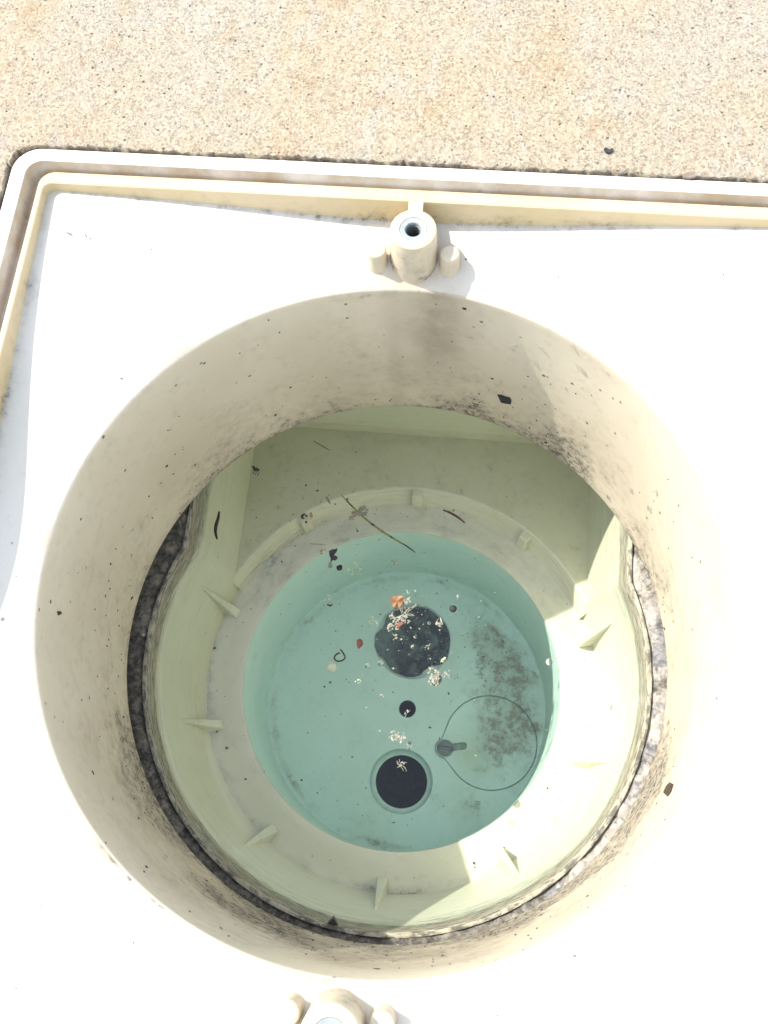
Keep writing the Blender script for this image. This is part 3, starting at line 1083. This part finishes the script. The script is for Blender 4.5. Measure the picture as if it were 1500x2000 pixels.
bubble(743, 1295, 6, 'glossy air bubble at the lower left rim of the sludge hole')
bubble(718, 1300, 6, 'grey air bubble left of the glossy one by the sludge hole')
bubble(799, 1456, 8, 'air bubble at the top edge of the lower dark hole')
bubble(1073, 1293, 6, 'lone air bubble at the right edge of the teal floor')
bubble(838, 1217, 3, 'tiny air bubble on the sludge hole beside the thin foam')

# sludge plug, lies in the large port
out_px = [(780, 420), (850, 365), (915, 350), (980, 340), (1080, 325), (1180, 355), (1240, 390), (1290, 430), (1330, 470), (1350, 510), (1375, 570), (1388, 640), (1385, 730), (1375, 790), (1360, 850), (1320, 870),
          (1280, 890), (1240, 898), (1200, 910), (1165, 925), (1140, 945), (1125, 965), (1110, 985), (1040, 1003), (960, 1000), (880, 975), (840, 955), (810, 930), (775, 880), (765, 850),
          (745, 825), (715, 808), (690, 790), (672, 750), (665, 700), (665, 650), (670, 610), (685, 575), (710, 550), (735, 530), (750, 510), (758, 480), (760, 460)]
outl = [at(600 + x / 5, 1120 + y / 5, ZB + .01) for x, y in out_px]
outl = [(p.x, p.y) for p in outl]
cxs, cys = sum(p[0] for p in outl) / len(outl), sum(p[1] for p in outl) / len(outl)
outl = [((x - cxs) * (1 + .05 * nz(x, y, 0, 50)) + cxs, (y - cys) * (1 + .05 * nz(x, y, 3, 50)) + cys) for x, y in outl]
mb = MB()


def sl_z(x, y):
    return ZB + .010 + .018 * nz(x, y, 0, 14) + .012 * nz(x, y, 4, 40)


field(mb, outl, [], .009, sl_z)
mb.sweep([[(x, y, sl_z(x, y)) for x, y in outl], [(x, y, ZB - .0115) for x, y in outl]])
finish(mb, 'sludge_plug', M['sludge'], 'ragged black sludge plugging the large port in the teal floor', 'sludge',
       attrs={'film': lambda x, y, z: sstep(-.03, -.15, x) * .8 + .35 * sstep(.15, .55, nz(x, y, 7, 9))})


# floating and sunken specks: nobody could count them
def specks(n, zf, region, size, mat, name, label):
    mb = MB()
    k = 0
    while k < n:
        x, y = region()
        z = zf(x, y)
        if z is None: continue
        r = random.uniform(*size) * (1 if random.random() < .85 else 2)
        a = random.uniform(0, pi)
        e = random.uniform(.35, 1)
        pts = []
        for i in range(6):
            b = i / 6 * 2 * pi
            rr_ = r * random.uniform(.6, 1.2)
            u, v = cos(b) * rr_, sin(b) * rr_ * e
            pts.append((x + u * cos(a) - v * sin(a), y + u * sin(a) + v * cos(a), z + .0025))
        mb.fan(pts)
        mb.sweep([pts, [(p[0], p[1], z) for p in pts]])
        k += 1
    o = mb.build(name, mat, smooth=False)
    return tag(o, label, kind='stuff')


def disc(r, cx=0, cy=0):
    a, q = random.uniform(0, 2 * pi), sqrt(random.random()) * r
    return cx + q * cos(a), cy + q * sin(a)


def gau(cx, cy, s_):
    return random.gauss(cx, s_), random.gauss(cy, s_)


def on_water(x, y):
    return ZW + .0015 if hypot(x, y) < .9 else None


fc = at(800, 1230, ZW)
specks(170, on_water, lambda: gau(fc.x, fc.y, .16) if random.random() < .75 else disc(.6, .05, 0), (.0011, .0026), M['foam'], 'floating_scum', 'fine white scum specks floating over the teal floor')
sp1 = at(610, 960, ZW)
specks(90, on_water, lambda: gau(sp1.x, sp1.y, .16) if random.random() < .6 else disc(.88), (.0014, .0035), M['insect'], 'floating_dirt', 'fine dark specks floating on the water')
specks(120, lambda x, y: ZB + .001 if hypot(x, y) < .68 and hypot(x - .006, y - .35) > .22 and hypot(x - .012, y + .38) > .17 else None,
       lambda: gau(.42, .25, .2) if random.random() < .5 else disc(.68), (.0016, .0045), M['insect'], 'sunken_dirt', 'dark grit lying on the teal floor')
specks(60, lambda x, y: -1.662 if .74 < hypot(x, y) < .86 else None, lambda: disc(.87), (.0015, .004), M['dark_brown'], 'sunken_dirt', 'brown grit lying on the shelf of the bowl')
specks(34, lambda x, y: plate_z(x, y) + .0005 if hypot(x, y) > 1.02 and abs(x) < 1.15 and abs(y) < 1.16 else None,
       lambda: (random.uniform(-1.15, 1.1), random.uniform(-1.15, 1.16)), (.0012, .0028), M['dark_brown'], 'dirt_specks', 'sparse dark specks lying on the white deck plate')

# single bits on the plate and the concrete
mb = MB(); flake(mb, [(1486, 532), (1491, 527), (1498, 526), (1503, 531), (1497, 537), (1492, 543), (1486, 540)], .12, .004)
finish(mb, 'leaf_fragment', M['grey_bit'], 'grey leaf scrap on the white plate at the right edge', 'leaf fragment')
mb = MB(); flake(mb, [(165, 458), (168, 457), (171, 463), (169, 465)], .15, .003)
finish(mb, 'leaf_fragment', M['rust'], 'tiny red scrap on the white plate near the top left corner', 'leaf fragment')
mb = MB(); flake(mb, [(128, 454), (136, 455), (142, 458), (136, 458)], .15, .003)
finish(mb, 'leaf_fragment', M['grey_bit'], 'thin grey scrap left of the tiny red one', 'leaf fragment')
mb = MB(); mb.blob(at(1122, 1867, .03), .006, 1, .4)
finish(mb, 'dirt_crumb', M['grey_bit'], 'single dark crumb on the white plate at the lower right', 'crumb')
mb = MB(); flake(mb, [(1179, 292), (1184, 290), (1186, 294), (1192, 293), (1197, 291), (1196, 297), (1190, 301), (1183, 299)], .230, .006)  # pit in the concrete, put in as a black flake on top
finish(mb, 'concrete_pit_patch', M['black_flake'], 'small black patch put in for a dark pit in the concrete near the frame', 'pit patch')
mb = MB(); flake(mb, [(1333, 343), (1345, 339), (1356, 341), (1358, 348), (1346, 350), (1334, 349)], .225, .008)
finish(mb, 'pebble', M['brown_stone'], 'flat brown pebble at the concrete edge, top right', 'pebble')


def collar_flake(pts, mat, name, label, cat, th=.004):
    mb = MB()
    P = [at_collar(x, y, 1.0) for x, y in pts]
    o_ = [(p.x * .9995, p.y * .9995, p.z) for p in P]
    i_ = [(p.x * (1 - th), p.y * (1 - th), p.z) for p in P]
    mb.sweep([o_, i_])
    mb.fan(i_)
    return finish(mb, name, mat, label, cat)


collar_flake([(972, 770), (980, 771), (988, 774), (996, 776), (999, 781), (998, 788), (988, 787), (979, 785), (976, 778)], M['black_flake'], 'paint_flake',
             'black chip stuck on the upper right inside of the cream collar', 'chip')
collar_flake([(1297, 1549), (1303, 1536), (1310, 1529), (1316, 1532), (1312, 1546), (1305, 1556)], M['dark_brown'], 'mud_spot',
             'brown mud spot on the sunlit right side of the cream collar', 'mud spot')
collar_flake([(111, 1194), (117, 1194), (119, 1198), (113, 1202)], M['dark_brown'], 'mud_spot', 'small dark mud spot on the left outer part of the collar', 'mud spot')
mb = MB()
q = [at(637, 1808, -.98), at(652, 1792, -.90), at(662, 1812, -.98)]
mb.add([tuple(v) for v in q] + [tuple(v + Vector((0, .008, 0))) for v in q], [(0, 1, 2), (5, 4, 3), (0, 3, 4, 1), (1, 4, 5, 2), (2, 5, 3, 0)])
finish(mb, 'bark_flake', M['grey_bit'], 'triangular dark flake standing on the mortar at the bottom', 'flake', smooth=False)

mb = MB()
k = 0
while k < 230:
    a = random.uniform(0, 2 * pi)
    z = -random.random() ** .8 * .84 - .01
    if random.random() > .35 + .65 * sstep(-.1, -.8, z) * (1 if sin(a) < .3 else .7): continue
    if nz(cos(a) * 2, sin(a) * 2, z * 2, 1.7) < -.12: continue
    r_ = random.uniform(.0016, .0042) * (2.1 if random.random() < .07 else 1)
    el = random.uniform(.3, 1)
    rot = random.uniform(0, pi)
    pts = []
    for i in range(6):
        b = 2 * pi * i / 6
        rr_ = r_ * random.uniform(.5, 1.3)
        u, v = cos(b) * rr_, sin(b) * rr_ * el
        u, v = u * cos(rot) - v * sin(rot), u * sin(rot) + v * cos(rot)
        pts.append((.9975 * cos(a + u), .9975 * sin(a + u), z + v))
    mb.fan(pts)
    mb.sweep([pts, [(p[0] / .9975 * .9999, p[1] / .9975 * .9999, p[2]) for p in pts]])
    k += 1
tag(mb.build('wall_specks', M['leaf_black'], smooth=False), 'scattered dark specks of dirt stuck on the inside of the collar', kind='stuff')

# water drops clinging to the collar
drops = [(1008, 676, 6, 2, -.5), (1003, 683, 5, 2.5, 0), (1058, 679, 6, 3, 0), (1119, 675, 6, 4, .2), (1135, 720, 15, 4, .35), (1187, 729, 6, 2, .1), (1103, 755, 5, 3, .2),
         (1025, 755, 4, 4, 0), (1137, 757, 3, 2, 0), (1047, 710, 2, 7, 0), (1234, 957, 5, 5, 0), (1282, 960, 6, 5, 0), (1270, 992, 8, 6, .3), (1189, 970, 6, 5, .4), (1100, 899, 3, 2, .5), (1113, 902, 3, 2, .5),
         (1121, 906, 3, 3, .5), (1296, 1232, 4, 5, 0), (1075, 860, 3, 2, .3), (980, 745, 4, 4, 0)]
DL = {2: 'small clear water drop between the left pair and the drop above the streak', 6: 'small water drop below the left end of the streak', 8: 'tiny water drop below the right end of the streak', 9: 'thin upright trickle of water left of the streak',
      0: 'upper of two small drops left of the long streaked one', 1: 'lower of two small drops left of the long streaked one', 3: 'round water drop just above the long streaked drop',
      4: 'long streaked water drop on the upper right collar wall', 5: 'flat water drop right of the long streaked drop', 7: 'water drop just above the black chip on the collar',
      10: 'left water drop of the trio on the sunlit right collar wall', 11: 'upper right water drop of the trio on the sunlit right collar wall', 12: 'largest, lowest water drop on the sunlit right collar wall',
      13: 'water drop close to the lower collar edge on the right', 14: 'first of three beads at the lower collar edge, leftmost', 15: 'middle one of three beads at the lower collar edge',
      16: 'rightmost of three beads at the lower collar edge', 17: 'water drop on the collar beside the pale mortar strip', 18: 'small bead at the collar edge where the shadow line ends',
      19: 'round water drop left of the black chip on the collar'}
for i, (x, y, a_, b_, rot) in enumerate(drops):
    c_ = at_collar(x, y, 1.0)
    u = Vector((-c_.y, c_.x, 0)).normalized()
    n_ = Vector((-c_.x, -c_.y, 0)).normalized()
    w_ = Vector((0, 0, 1))
    u2, w2 = u * -cos(rot) + w_ * -sin(rot) * .8, u * sin(rot) * .8 + w_ * cos(rot)
    mb = MB()
    lps = []
    for k in range(6, -1, -1):
        f = pi / 2 * k / 6
        lps.append([tuple(c_ - n_ * .0005 + (u2 * cos(t_) * a_ / 600 + w2 * sin(t_) * b_ / 430) * sin(f) + n_ * cos(f) * min(a_, b_) / 520) for t_ in [2 * pi * j / 14 for j in range(14)]])
    mb.sweep(lps)
    finish(mb, 'water_drop', M['drop'], DL[i], 'water drop', 'water drops on the collar')
print('objects', len(bpy.data.objects))
